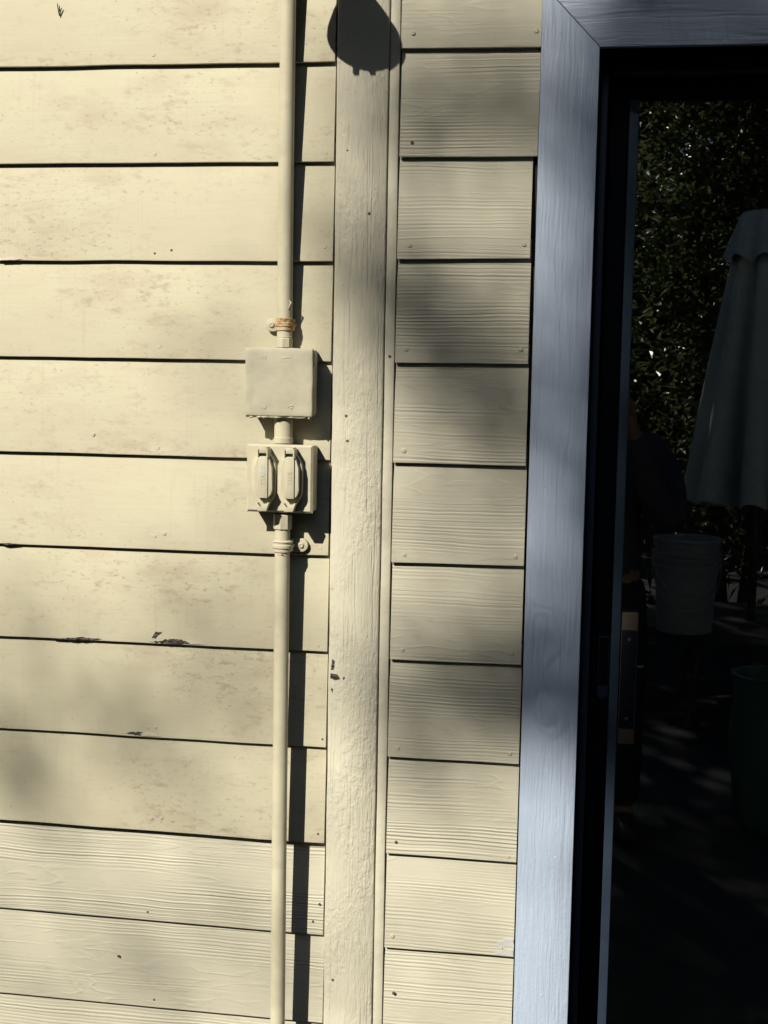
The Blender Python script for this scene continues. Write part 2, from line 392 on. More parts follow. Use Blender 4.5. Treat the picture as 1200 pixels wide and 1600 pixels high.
for i, pts in {0: [(240, 86), (103, 100)], 1: [(242, 241), (509, 240)], 2: [(508, 386), (268, 391, 'd'), (242, 396, 'd')], 3: [(248, 543)], 4: [(146, 679), (247, 700)],
               5: [(257, 834), (242, 838), (501, 857)], 6: [(497, 1010)], 7: [(231, 1137), (243, 1137), (504, 1155, 'd')], 8: [(236, 1279), (252, 1279), (497, 1303, 'd')],
               9: [(231, 1425, 'd'), (489, 1440, 'd'), (499, 1413, 'd')], 10: [(241, 1562, 'd'), (185, 1494, 'd')]}.items():
    for q in pts:
        dark = len(q) > 2; g = OLD if i < 9 else NEW
        nail(LEFT[i], q[0], q[1], g['fb'] - 0.0012, 0.0020 if dark else 0.0030, 'darknail' if dark else 'nail')

# right field
RB = [((625, 75), (851, 73)), ((623, 245), (845, 244)), ((621, 405), (836, 404)), ((617, 566.7), (832, 569)), ((615, 723), (826, 729)), ((612, 879), (820, 885)),
      ((610, 1030.7), (816, 1040)), ((608, 1182.7), (812, 1195)), ((604, 1333.8), (807, 1348.5)), ((600, 1480.8), (803, 1496.6))]
rl = []
for a, b in RB:
    p, q = at(*a, 0.0155), at(*b, 0.0155); rl.append((p, (q.z - p.z) / (q.x - p.x), q.x))
def rline(i, x):
    if i < 0: p, k, _ = rl[0]; return p.z + k * (x - p.x) * 0.3 + (-i) * 0.1546
    if i >= len(rl): p, k, _ = rl[-1]; return p.z + k * (x - p.x) * 0.3 - (i - len(rl) + 1) * 0.1546
    p, k, _ = rl[i]; return p.z + k * (x - p.x)
RIGHT = {}
ENDG = {0: 0.001, 1: 0.0015, 2: 0.0085, 3: 0.007, 4: 0.006, 5: 0.0045, 6: 0.0045, 7: 0.0035, 8: 0.003, 9: 0.003}
CT = HEAD + 0.0895                     # top of the head casing
for i in range(-4, 13):
    zb = rline(i, 0)
    if zb < 0.1: continue
    x1 = BO - ENDG.get(i, 0.003)
    if rline(i, 0) > CT - 0.02: x1 = DR + 0.09
    x0 = RL + 0.0012 + R.random() * 0.0012
    RIGHT[i] = board(x0, x1, rline(i - 1, x0), rline(i - 1, min(x1, BO)), rline(i, x0), rline(i, min(x1, BO)), 0.006, 0.0148, 0.0088, 'grain', 300 + i, wob=0.0004)
for i, pts in {0: [(646, 52), (838, 48, 'b')], 1: [(644, 223, 'd')], 2: [(640, 384), (819, 382)], 3: [(635, 546), (813, 546, 'b')], 4: [(631, 704, 'b')], 5: [(632, 867), (805, 870, 'b')],
               6: [(629, 1016), (800, 1022)], 7: [(622, 1169), (797, 1178)], 8: [(619, 1316, 'd'), (794, 1339)], 9: [(613, 1463), (783, 1482)], 10: [(615, 1552, 'd')]}.items():
    for q in pts:
        k = q[2] if len(q) > 2 else ''
        nail(RIGHT[i], q[0], q[1], 0.0142, {'d': 0.0026, 'b': 0.0038, '': 0.0032}[k], 'darknail' if k == 'd' else 'nail')
# far side of the door, out of frame
for i in range(17):
    z = 2.62 - i * 0.153
    if z > 0.1: board(DR + 0.09, 4.9, z + 0.153, z + 0.153, z, z, 0.006, 0.015, 0.0085, 'grain', 500 + i)

# vertical trim board and the narrow strip beside it (edges slightly uneven)
def upright(name, x0, x1, d0, d1, mat, wob, seed):
    n = 60; V = []; Fc = []; o = seed * 3.7; bev = 0.0022 if x1 - x0 > 0.04 else 0.0009
    for i in range(n + 1):
        z = 0.02 + 2.72 * i / n
        a = x0 + wob * noise.noise((o, 0, z * 9)) + wob * 0.6 * noise.noise((o, 4, z * 40)); b = x1 + wob * noise.noise((o, 9, z * 8)) + wob * 0.6 * noise.noise((o, 14, z * 38))
        V += [(x, -d, z) for x, d in ((a, d0), (a, d1 - bev), (a + bev * 0.4, d1 - bev * 0.4), (a + bev, d1), (b - bev, d1), (b - bev * 0.4, d1 - bev * 0.4), (b, d1 - bev), (b, d0))]
    m = 8
    for i in range(n):
        for k in range(m): Fc.append((i * m + k, i * m + (k + 1) % m, (i + 1) * m + (k + 1) % m, (i + 1) * m + k))
    Fc.append(tuple(range(m))); Fc.append(tuple(range(n * m, n * m + m))[::-1])
    return mesh(name, V, Fc, M[mat], wall, auto=40)
trim = upright('trim_board', TL, TR, 0.001, 0.0155, 'trim', 0.0011, 1)
strip = upright('filler_strip', TR + 0.0014, RL - 0.0004, 0.001, 0.0120, 'strip', 0.0006, 2)
for u, v, d in ((577, 334, 1), (541, 650, 1), (543, 689, 1), (520, 1531, 1), (543, 235, 1)): nail(trim, u, v, 0.0150, 0.0024 if v != 235 else 0.0015, 'darknail')
nail(strip, 609, 557, 0.0116, 0.0024, 'darknail')

# peeled places along the lower edges of old boards, split wood on the trim
def patch(parent, name, pts, d, mat, th=0.0007, j=0.0012, seed=0):
    r = random.Random(seed); out = []
    for a, b in zip(pts, pts[1:] + pts[:1]):
        pa, pb = at(*a, d), at(*b, d); n = max(1, int((pb - pa).length / 0.003))
        for k in range(n):
            p = pa.lerp(pb, k / n); out.append((p.x + r.uniform(-j, j) * 0.6, p.z + r.uniform(-j, j)))
    bm = bmesh.new(); prism(bm, out, d - 0.002, d + th); return from_bm(name, bm, M[mat], parent)
patch(LEFT[6], 'peeled_patch', [(234, 1003), (256, 1000), (268, 998), (284, 999), (292, 1003), (300, 1006.5), (270, 1006)], 0.0157, 'bare', seed=1)
patch(LEFT[6], 'peeled_patch', [(237, 997), (243, 987), (252, 988), (246, 992), (243, 997)], 0.0157, 'bare', seed=2, j=0.0006)
patch(LEFT[6], 'peeled_patch', [(82, 998), (108, 996.5), (130, 995.5), (160, 999), (120, 1000)], 0.0157, 'bare', seed=3, j=0.0007)
patch(LEFT[6], 'paint_flake', [(292, 1000), (312, 1004), (318, 1007), (296, 1006)], 0.0161, 'flake', seed=4, j=0.0007)
patch(LEFT[7], 'peeled_patch', [(197, 1147), (205, 1143.5), (219, 1143), (225, 1147), (215, 1149)], 0.0157, 'bare', seed=5)
patch(LEFT[7], 'paint_flake', [(219, 1146), (235, 1145), (250, 1150), (222, 1150)], 0.0161, 'flake', seed=6, j=0.0006)
patch(LEFT[2], 'paint_flake', [(0, 403), (20, 402), (35, 405), (0, 407)], 0.0159, 'flake', seed=7, j=0.0006)
patch(LEFT[5], 'peeled_patch', [(0, 849), (14, 848.5), (28, 850), (10, 851.5)], 0.0158, 'bare', seed=8, j=0.0004)
for k, pts in enumerate([[(519, 1030), (523, 1034), (521, 1047), (517, 1046)], [(517, 1052), (527, 1054), (532, 1060), (523, 1062), (516, 1060)], [(535, 1057), (540, 1059), (537, 1062)], [(517, 1075), (520, 1076), (519, 1082)]]):
    patch(trim, 'split_wood', pts, 0.0154, 'bare', seed=20 + k, j=0.0009)
bm = bmesh.new()
for q in (((89.5, 5), (91, 15), (92.5, 25)), ((92.5, 25), (94.5, 17), (97, 12))): tube(bm, [at(u, v, 0.0146) for u, v in q], [0.0006, 0.0011, 0.0005], 6)
from_bm('dry_pine_needle', bm, M['bare'], LEFT[0])
patch(RIGHT[9], 'scuffed_patch', [(776, 1474), (790, 1468), (802, 1467), (802.5, 1480), (790, 1479), (781, 1482)], 0.0140, 'scuff', th=0.0006, seed=33, j=0.0016)
patch(RIGHT[9], 'scuffed_patch', [(764, 1485), (780, 1484), (802, 1486), (802, 1493), (778, 1491)], 0.0146, 'scuff', th=0.0006, seed=34, j=0.0013)
# unseen eave overhead, added to hold back sky fill on the wall
box('unseen_eave', -5, 5, -0.12, 0.62, 2.785, 2.95, M['strip'], wall, 0.004)

# ================================================================ SLIDING DOOR
door = thing('sliding_door', (BI, 0, 0), 'dark sliding glass door with blue grey painted wood casing', 'door')
# mitred casing
bm = bmesh.new(); prism(bm, [(BO, 0.0), (BI, 0.0), (BI, HEAD), (BO, CT)], 0.019, 0.031, 0.0018); cas = from_bm('side_casing', bm, M['blue_v'], door, auto=40)
XR = DR + 0.0835
bm = bmesh.new(); prism(bm, [(BI + 0.0006, HEAD + 0.0001), (DR - 0.0006, HEAD + 0.0001), (XR, CT), (BO + 0.0006, CT)], 0.019, 0.0305, 0.0016); from_bm('head_casing', bm, M['blue_h'], door, auto=40)
bm = bmesh.new(); prism(bm, [(DR, 0.0), (XR, 0.0), (XR, CT - 0.0006), (DR, HEAD - 0.0004)], 0.019, 0.031, 0.0018); from_bm('side_casing', bm, M['blue_v'], door, auto=40)
for u, v in ((876, 52), (873, 240), (905, 118), (866, 388), (850, 760), (871, 905), (843, 1180), (868, 1340), (846, 1555)):
    p = at(u, v, 0.031); bm = bmesh.new(); lathe(bm, (p.x, -0.0308, p.z), (0, -1, 0), [(0.0026, 0), (0.0023, 0.0003), (0.0012, 0.0005), (0.0005, 0.0001)], 12); from_bm('filled_nail_head', bm, M['blue_v'], cas, auto=60)
box('casing_backing', BO + 0.012, BI - 0.002, 0.0005, 0.0185, 0.0, HEAD, M['sheath'], door, 0)
# frame: jambs and head lining the opening
x1a, x1b = at(908.5, 1050, -0.03).x, at(920, 1050, -0.03).x
box('jamb', BI - 0.002, x1a - 0.001, -0.10, 0.018, 0.0, HEAD + 0.0006, M['black'], door)
box('jamb', DR - 0.05, DR + 0.002, -0.10, 0.008, 0.0, HEAD + 0.018, M['black'], door)
box('frame_flange', x1a, x1b, -0.055, -0.03, 0.03, at(955, 88, -0.03).z, M['frame'], door, 0.0012)
box('frame_head', BI - 0.002, DR - 0.052, -0.10, 0.018, HEAD + 0.0012, HEAD + 0.03, M['black'], door)
box('frame_head_stop', x1a + 0.002, DR - 0.052, -0.10, -0.016, at(1060, 104, -0.016).z, HEAD + 0.0006, M['black'], door)
box('frame_head_lip', x1b + 0.004, DR - 0.053, -0.05, -0.03, at(1060, 116, -0.03).z, at(1060, 105.5, -0.03).z, M['frame'], door, 0.0015)
box('frame_sill', BI, DR, -0.10, 0.03, 0.0, 0.035, M['frame'], door, 0.003)
# sliding sash
s0, s1, s2 = x1b + 0.0035, at(951.5, 1050, -0.064).x, at(967.5, 1050, -0.058).x
ztop = at(1060, 155, -0.064).z
sx2 = s0 + 0.90
stile = box('stile', s0, s1, -0.098, -0.064, 0.04, ztop + 0.055, M['black'], door, 0.002)
# glazing bead with its face turned towards the glass
zt_b, zb_b = ztop + 0.0, 0.11
Vb = []
for z in (zb_b, zt_b):
    for x, d in ((s1 + 0.0003, -0.090), (s1 + 0.0003, -0.059), (s1 + 0.002, -0.0575), (s2 - 0.001, -0.0615), (s2, -0.064), (s2, -0.090)): Vb.append((x, -d, z))
mesh('glazing_bead', Vb, [(k, (k + 1) % 6, 6 + (k + 1) % 6, 6 + k) for k in range(6)] + [(5, 4, 3, 2, 1, 0), (6, 7, 8, 9, 10, 11)], M['frame'], door)
box('top_rail', s1 + 0.0005, sx2, -0.098, -0.0645, ztop + 0.0005, ztop + 0.055, M['black'], door, 0.002)
box('bottom_rail', s1 + 0.0005, sx2, -0.098, -0.0645, 0.04, 0.1095, M['black'], door, 0.002)
box('stile', sx2 + 0.0005, sx2 + 0.06, -0.098, -0.064, 0.04, ztop + 0.055, M['black'], door, 0.002)
box('glass_pane', s2 - 0.004, sx2 - 0.001, -0.080, GL, 0.1, ztop + 0.004, M['glass'], door, 0)
# second, fixed leaf beyond the frame of the picture
box('glass_pane', sx2 + 0.07, DR - 0.06, -0.080, GL, 0.1, ztop + 0.004, M['glass'], door, 0)
box('stile', DR - 0.07, DR - 0.0505, -0.098, -0.064, 0.04, ztop + 0.055, M['black'], door, 0.002)
# lock recess and thumb turn on the stile
pa, pb = at(935.5, 997, -0.063), at(950.5, 1072, -0.063)
bm = bmesh.new()
for (a, b, c, d_) in ((pa.x, pb.x, pb.z - 0.018, pb.z), (pa.x, pb.x, pa.z, pa.z + 0.004), (pa.x, pa.x + 0.002, pb.z, pa.z), (pb.x - 0.002, pb.x, pb.z, pa.z)): bbox(bm, a, b, -0.0642, -0.0615, c, d_, 0.0006, 1)
lock = from_bm('lock_plate', bm, M['frame'], stile)
pk = at(940, 1086, -0.063); bm = bmesh.new(); lathe(bm, (pk.x, 0.0625, pk.z), (0, -1, 0), [(0.0062, 0), (0.0062, 0.003), (0.0048, 0.0045), (0.0020, 0.0048)], 20); from_bm('lock_cylinder', bm, M['frame'], stile, auto=40)
# pull handle inside, seen through the glass
hz0, hz1 = at(982, 1162, -0.066).z, at(985, 957, -0.066).z
hx0, hx1 = s2 + 0.0012, at(998, 957, -0.066).x
hd = box('pull_handle', hx0, hx1, GL + 0.0006, -0.0615, hz0, hz1, M['wood'], door, 0.002, label='wooden pull handle with black metal plate')
pl = box('handle_plate', hx0 + 0.001, hx1 - 0.002, -0.0613, -0.0580, hz0 + 0.027, hz1 - 0.027, M['black'], hd, 0.0015)
for dz in (0.012, -0.012):
    z = (hz1 - 0.03 - 0.012) if dz > 0 else (hz0 + 0.03 + 0.012)
    bm = bmesh.new(); lathe(bm, ((hx0 + hx1) / 2, 0.0578, z), (0, -1, 0), [(0.003, 0), (0.003, 0.001), (0.001, 0.0016)], 12); from_bm('screw', bm, M['frame'], hd)
pk = at(1003, 1042, -0.066); bm = bmesh.new(); tube(bm, [(hx1 + 0.0005, 0.066, pk.z), (pk.x - 0.002, 0.066, pk.z), (pk.x + 0.002, 0.065, pk.z + 0.001)], [0.001, 0.0015, 0.002], 8); from_bm('latch_lever', bm, M['frame'], hd)

# room behind the door
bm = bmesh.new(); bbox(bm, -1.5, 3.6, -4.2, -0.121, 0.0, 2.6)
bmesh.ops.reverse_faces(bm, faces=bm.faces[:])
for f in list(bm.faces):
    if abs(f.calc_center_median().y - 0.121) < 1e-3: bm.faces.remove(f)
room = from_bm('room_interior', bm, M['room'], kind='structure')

# ================================================================ CONDUIT AND BOXES
PX, PD = -0.4751 - 0.0026, 0.0400           # axis of the conduit (x) and its depth
PR = 0.0117
ZM = at(440, 458, 0.03).z
def pdz(z): return 0.0285 + (0.0035 * (z - ZM) / 0.458 if z > ZM else 0.0265 * (ZM - z) / 0.94)
def pxz(z): return PX + (pdz(z) - 0.03) * 0.242
def conduit_piece(name, zlo, zhi, parent, wob=0.0004):
    bm = bmesh.new(); n = max(3, int((zhi - zlo) / 0.05))
    pts = [(pxz(z_) + wob * noise.noise((z_ * 3, 5, 1)), -pdz(z_), z_) for z_ in [zlo + (zhi - zlo) * k / n for k in range(n + 1)]]
    tube(bm, pts, [PR] * (n + 1), 28); return from_bm(name, bm, M['pipe'], parent, auto=40)
def ring(name, zlo, zhi, r, parent, mat, hexa=False, bev=0.0012):
    bm = bmesh.new(); lathe(bm, (pxz(zlo), -pdz(zlo), zlo), (0, 0, 1), [(r - bev, 0), (r, bev), (r, zhi - zlo - bev), (r - bev, zhi - zlo)], 8 if hexa else 28)
    return from_bm(name, bm, M[mat], parent, auto=30)
def strap(parent, zc, h, side, mat, back, label):
    # one-hole strap: a band bent over the pipe, an ear screwed flat to the board
    PD = pdz(zc); PX = pxz(zc); t = 0.0022; r0 = PR + 0.0003; V = []; Fc = []
    path = []
    n = 18
    s = 1 if side > 0 else -1
    path.append((-s * (r0 + t * 0.5), -0.020)); 
    for k in range(n + 1):
        a = math.pi * k / n; path.append((-s * math.cos(a) * (r0 + t / 2), math.sin(a) * (r0 + t / 2)))
    path.append((s * (r0 + t / 2), -(PD - back - 0.004)))
    prof = [(-0.5, 0.0), (-0.46, 0.9), (-0.2, 0.9), (-0.13, 1.45), (0.1, 1.45), (0.17, 0.9), (0.46, 0.9), (0.5, 0.0)] if side < 0 else [(-0.5, 0.0), (-0.44, 1.0), (-0.2, 1.0), (-0.12, 1.9), (0.08, 1.9), (0.14, 0.9), (0.28, 1.0), (0.36, 1.7), (0.5, 0.0)]
    bm = bmesh.new(); rows = []
    for i, (px_, pd_) in enumerate(path):
        a = Vector(path[max(i - 1, 0)]); b = Vector(path[min(i + 1, len(path) - 1)]); d = (b - a).normalized(); nn = Vector((-d.y, d.x)) * s
        if nn.dot(Vector((px_, pd_))) < 0: nn = -nn
        row = [bm.verts.new((PX + px_ + nn.x * (-t / 2 + t * 0.9 * f), -(PD + pd_ + nn.y * (-t / 2 + t * 0.9 * f)), zc + h * g)) for g, f in prof]
        rows.append(row)
    for A, B in zip(rows, rows[1:]):
        for k in range(len(prof) - 1): bm.faces.new((A[k], A[k + 1], B[k + 1], B[k]))
    band = from_bm('strap', bm, M[mat], parent, auto=30, label=label)
    xe = PX + s * (PR + (0.0145 if s > 0 else 0.0105)); o = []
    for k in range(13):
        a = -math.pi / 2 + math.pi * k / 12; o.append((xe + s * math.cos(a) * h * 0.54, zc + math.sin(a) * h * 0.54))
    o += [(PX + s * (PR + 0.001), zc + h * 0.5), (PX + s * (PR + 0.001), zc - h * 0.5)]
    bm = bmesh.new(); prism(bm, o, back - 0.002, back + 0.0040, 0.0010); from_bm('strap_ear', bm, M['lid'], band, auto=40)
    bm = bmesh.new(); lathe(bm, (xe, -(back + 0.0038), zc), (0, -1, 0), [(0.0046, 0), (0.0046, 0.0010), (0.0036, 0.0026), (0.0020, 0.0030), (0.0014, 0.0020)], 18); from_bm('screw', bm, M['lid'], band, auto=40)

BXD = 0.0580                                         # front of both boxes
jl, jr = at(382.7, 600, BXD).x, at(488.5, 600, BXD).x
jt, jb = at(436, 543.5, BXD).z, at(436, 651, BXD).z
ol, orr = at(385, 750, BXD).x, at(488.5, 750, BXD).x
ot, ob = at(436, 694.5, BXD).z, at(436, 801, BXD).z

up = thing('electrical_conduit', (PX, 0, jt), 'beige painted conduit pipe above the blank junction box, with rusty strap', 'conduit', 'painted conduit on the wall')
conduit_piece('pipe', jt + 0.012, 2.75, up)
zs = at(440, 507, PD).z
strap(up, zs, 0.019, -1, 'rust', 0.0185, 'rusty orange strap')
ring('connector_nut', jt + 0.0005, jt + 0.0155, 0.0130, up, 'pipe', True)
ring('connector_collar', jt + 0.0157, jt + 0.0185, 0.0123, up, 'pipe')

def blob_box(name, x0, x1, d0, d1, z0, z1, bev, parent, mat, amp, seed, lab=None):
    bm = bmesh.new(); bbox(bm, x0, x1, d0, d1, z0, z1, bev, 3)
    bmesh.ops.triangulate(bm, faces=bm.faces[:])
    for _ in range(4):
        es = [e for e in bm.edges if e.calc_length() > 0.006]
        if es: bmesh.ops.subdivide_edges(bm, edges=es, cuts=1); bmesh.ops.triangulate(bm, faces=bm.faces[:])
    for v in bm.verts:
        p = v.co
        v.co = p + Vector((noise.noise(p * 60 + Vector((seed, 0, 0))), 0.7 * noise.noise(p * 45 + Vector((0, seed, 0))), noise.noise(p * 60 + Vector((0, 0, seed))))) * amp
    return from_bm(name, bm, M[mat], parent, auto=50, label=lab)
jb_t = thing('junction_box', ((jl + jr) / 2, 0, jb), 'blank square beige metal junction box on the conduit, upper of the two boxes', 'junction box')
blob_box('box_body', jl + 0.0030, jr - 0.0015, 0.0160, BXD - 0.0075, jb + 0.0020, jt - 0.0020, 0.003, jb_t, 'box', 0.0006, 3)
blob_box('cover_plate', jl, jr, BXD - 0.0072, BXD, jb, jt, 0.0028, jb_t, 'box', 0.0009, 9)
# sagging paint along the lower rim
bm = bmesh.new()
r = random.Random(4); x = jl + 0.001
pts = []; rad = []
while x < jr - 0.001:
    pts.append((x, -(BXD - 0.004 + r.uniform(-0.001, 0.001)), jb - r.uniform(0.0, 0.0016))); rad.append(r.uniform(0.0008, 0.0027)); x += 0.004
tube(bm, pts, rad, 8); from_bm('paint_drip', bm, M['box'], jb_t, auto=60)
bm = bmesh.new(); pts = []; rad = []; z = jb
while z < jt - 0.002:
    pts.append((jr - 0.0008 + r.uniform(-0.0008, 0.0008), -(BXD - 0.0076 + r.uniform(-0.0008, 0.0008)), z)); rad.append(r.uniform(0.0006, 0.0021)); z += 0.004
tube(bm, pts, rad, 8); from_bm('paint_drip', bm, M['box'], jb_t, auto=60)
for u, v in ((413, 558), (454, 556), (412.7, 636), (454.7, 636)):
    p = at(u, v, BXD); bm = bmesh.new()
    lathe(bm, (p.x, -(BXD - 0.0015), p.z), (0, -1, 0), [(0.0036, 0), (0.0033, 0.0015), (0.0024, 0.0021), (0.0014, 0.0018), (0.0010, 0.0010)], 14)
    from_bm('cover_screw', bm, M['box'], jb_t, auto=60)
for (u0, v0), (u1, v1) in (((449, 649.5 - 12), (452, 634)), ((452, 634), (458, 633.5)), ((402, 559), (410, 558.5)), ((440, 560), (452, 559))):
    a, b = at(u0, v0, BXD), at(u1, v1, BXD); bm = bmesh.new(); tube(bm, [(a.x, a.y, a.z), (b.x, b.y, b.z)], [0.0006, 0.0009], 6); from_bm('paint_ridge', bm, M['box'], jb_t, auto=60)

out = thing('outlet_box', ((ol + orr) / 2, 0, ob), 'beige outdoor outlet box with two hinged flip covers, lower of the two boxes', 'outlet box')
blob_box('box_body', ol + 0.0025, orr - 0.0012, 0.0160, BXD - 0.0045, ob + 0.0015, ot - 0.0015, 0.003, out, 'box', 0.0003, 5)
bm = bmesh.new(); prism(bm, [(ol, ob), (orr, ob), (orr, ot), (ol, ot)], BXD - 0.0042, BXD, 0.0034, 1); from_bm('cover_plate', bm, M['lid'], out, auto=20)
# nipple joining the two boxes
ring('nipple', ot + 0.0003, jb - 0.0022, 0.0142, out, 'pipe')
ring('nipple_band', ot + 0.0005, ot + 0.0105, 0.0150, out, 'pipe')
def px(u, v, d): p = at(u, v, d); return p.x, p.z
def flip_cover(dx, worn):
    d1 = BXD + 0.0110; d2 = d1 + 0.0090; d3 = d2 + 0.0024
    X = lambda u, d: at(u + dx, 748, d).x
    Z = lambda v, d: at(452, v, d).z
    # octagonal base tapering into the lower latch
    o = [(433.5, 771), (433.5, 728), (437.5, 718), (444, 711), (461, 709), (466.5, 716), (471, 726), (472, 735), (472, 770), (470, 777), (460, 793), (458, 800.5), (447, 800.5), (445, 793), (437, 779)]
    bm = bmesh.new(); prism(bm, [(X(u, d1), Z(v, d1)) for u, v in o][::-1], BXD - 0.0005, d1, 0.0007)
    lid = from_bm('cover_base', bm, M['lid'], out, auto=35)
    # lid
    o = []
    cx, hw, vt, vb = 452.6, 13.8, 713, 781
    for k in range(13):
        a = math.pi + math.pi * k / 12; o.append((cx + hw * math.cos(a), vb - 15 - 15 * math.sin(a)))
    o += [(cx + hw, 732), (cx + 9.5, 719), (cx + 7, 714), (cx - 7, 714), (cx - 9.5, 719), (cx - hw, 732)]
    bm = bmesh.new(); prism(bm, [(X(u, d2), Z(v, d2)) for u, v in o][::-1], d1 + 0.0002, d2, 0.0008); from_bm('lid', bm, M['lid'], lid, auto=35)
    # raised central bar
    bx0, bx1 = X(444.6, d3), X(459.2, d3)
    bm = bmesh.new(); bbox(bm, bx0, bx1, d2 - 0.001, d3, Z(779.5, d3), Z(715, d3), 0.0005); from_bm('lid_bar', bm, M['lid'], lid, auto=35)
    # hinge: two lugs with a pin and the knuckle between
    bm = bmesh.new()
    bbox(bm, X(443.4, d3), X(445.0, d3), BXD - 0.0003, d3 + 0.001, Z(716, d3), Z(703, d3), 0.0005, 1)
    bbox(bm, X(457.4, d3), X(459.8, d3), BXD - 0.0003, d3 + 0.001, Z(716.5, d3), Z(702, d3), 0.0005, 1)
    bbox(bm, X(445.0, d3), X(457.4, d3), BXD - 0.0003, d3 - 0.001, Z(709.5, d3), Z(700, d3), 0.0012, 2)
    from_bm('hinge', bm, M['lid'], lid, auto=35)
    # lower snap latch: hooked tab that stands proud
    bm = bmesh.new()
    prism(bm, [(X(444.5, d2), Z(800, d2)), (X(458.0, d2), Z(800, d2)), (X(462.5, d2), Z(787, d2)), (X(459.0, d2), Z(787, d2)), (X(455.5, d2), Z(793.5, d2)), (X(448.0, d2), Z(793.5, d2)), (X(444.0, d2), Z(787, d2)), (X(441.5, d2), Z(787, d2))], d1 + 0.0003, d2 + 0.001, 0.0006)
    from_bm('latch', bm, M['lid'], lid, auto=35)
    cu = bpy.data.curves.new('lettering', 'FONT'); cu.body = 'BELL'; cu.size = 0.0088; cu.extrude = 0.00035; cu.align_x = 'CENTER'; cu.align_y = 'CENTER'; cu.space_character = 1.25
    tmp = bpy.data.objects.new('tmp', cu); COL.objects.link(tmp)
    me = bpy.data.meshes.new_from_object(tmp.evaluated_get(bpy.context.evaluated_depsgraph_get())); bpy.data.objects.remove(tmp)
    me.transform(Matrix.Rotation(math.pi / 2, 4, 'X') @ Matrix.Rotation(-math.pi / 2, 4, 'Z')); me.name = 'lettering'; me.materials.clear()
    t = link('lettering', me, M['lid'], lid); t.location = Vector(((bx0 + bx1) / 2, -(d3 + 0.0002), Z(748, d3))) - worldpos(lid)
    if worn:
        lid['label'] = 'left flip cover with chipped bare metal spot'
        o = [(405, 738), (409, 726), (413, 729), (416, 740), (412, 742)]
        bm = bmesh.new(); prism(bm, [(at(u, v, d3).x, at(u, v, d3).z) for u, v in o][::-1], d3 - 0.0005, d3 + 0.0004); from_bm('bare_spot', bm, M['scuff'], lid)
    else: lid['label'] = 'right flip cover'
flip_cover(-41.5, True); flip_cover(0, False)

lo = thing('electrical_conduit', (PX, 0, 0.05), 'beige painted conduit pipe running down below the outlet box, with ribbed strap', 'conduit', 'painted conduit on the wall')
conduit_piece('pipe', 0.05, ob - 0.010, lo)
ring('connector_nut', at(440, 827, PD).z, ob - 0.004, 0.0146, lo, 'pipe', True)
zs = at(440, 853, PD).z
strap(lo, zs, 0.0195, 1, 'pipe', 0.0190, 'cream ribbed strap')
bm = bmesh.new()
p = at(442, 861, PD); tube(bm, [(pxz(zs) - 0.004, -(pdz(zs) + PR - 0.0002), zs - 0.012), (pxz(zs) + 0.002, -(pdz(zs) + PR), zs - 0.0125), (pxz(zs) + 0.007, -(pdz(zs) + PR - 0.002), zs - 0.014)], [0.0008, 0.0016, 0.0008], 6); from_bm('rust_streak', bm, M['rust'], lo)
# paint curl on the upper pipe
p = at(454, 474, PD); bm = bmesh.new(); tube(bm, [(pxz(p.z) + 0.007, -(pdz(p.z) + 0.0100), p.z + 0.008), (pxz(p.z) + 0.0115, -(pdz(p.z) + 0.008), p.z + 0.001), (pxz(p.z) + 0.0075, -(pdz(p.z) + 0.0105), p.z - 0.008)], [0.0005, 0.0018, 0.0004], 6); from_bm('paint_curl', bm, M['flake'], up)

# ================================================================ WALL LAMP whose shadow falls on the trim
sp = at(568, 61, 0.016); LD = 0.17
lc = Vector((sp.x, -0.016, sp.z)) + SUN * (LD - 0.016)
lampo = thing('wall_lamp', (lc.x, 0, lc.z + 0.19), 'bell shaded floodlight on the wall just above the picture, casting the dark bell shadow', 'wall lamp')
ax = Vector((0.22, 0, -1)).normalized(); top = lc - ax * 0.115
bm = bmesh.new(); lathe(bm, top, ax, [(0.015, 0), (0.019, 0.012), (0.0205, 0.035), (0.0265, 0.058), (0.040, 0.085), (0.0495, 0.107), (0.0518, 0.116), (0.049, 0.117), (0.044, 0.10), (0.018, 0.06)], 32); from_bm('lamp_shade', bm, M['lampmetal'], lampo, auto=40)
bm = bmesh.new(); tube(bm, [top + ax * 0.002, top - ax * 0.03, Vector((top.x - 0.005, -LD * 0.7, top.z + 0.055)), Vector((top.x - 0.005, -0.03, top.z + 0.055))], [0.012, 0.012, 0.010, 0.010], 12); from_bm('arm', bm, M['lampmetal'], lampo, auto=50)
bm = bmesh.new(); lathe(bm, (top.x - 0.005, -0.014, top.z + 0.055), (0, -1, 0), [(0.055, 0), (0.055, 0.014), (0.03, 0.024), (0.012, 0.026)], 28); from_bm('mounting_plate', bm, M['lampmetal'], lampo, auto=40)
for dx in (-0.036, -0.011):
    box('bulb_clip', lc.x + dx - 0.004, lc.x + dx + 0.004, LD + 0.043, LD + 0.049, lc.z - 0.011, lc.z + 0.004, M['lampmetal'], lampo, 0.001)

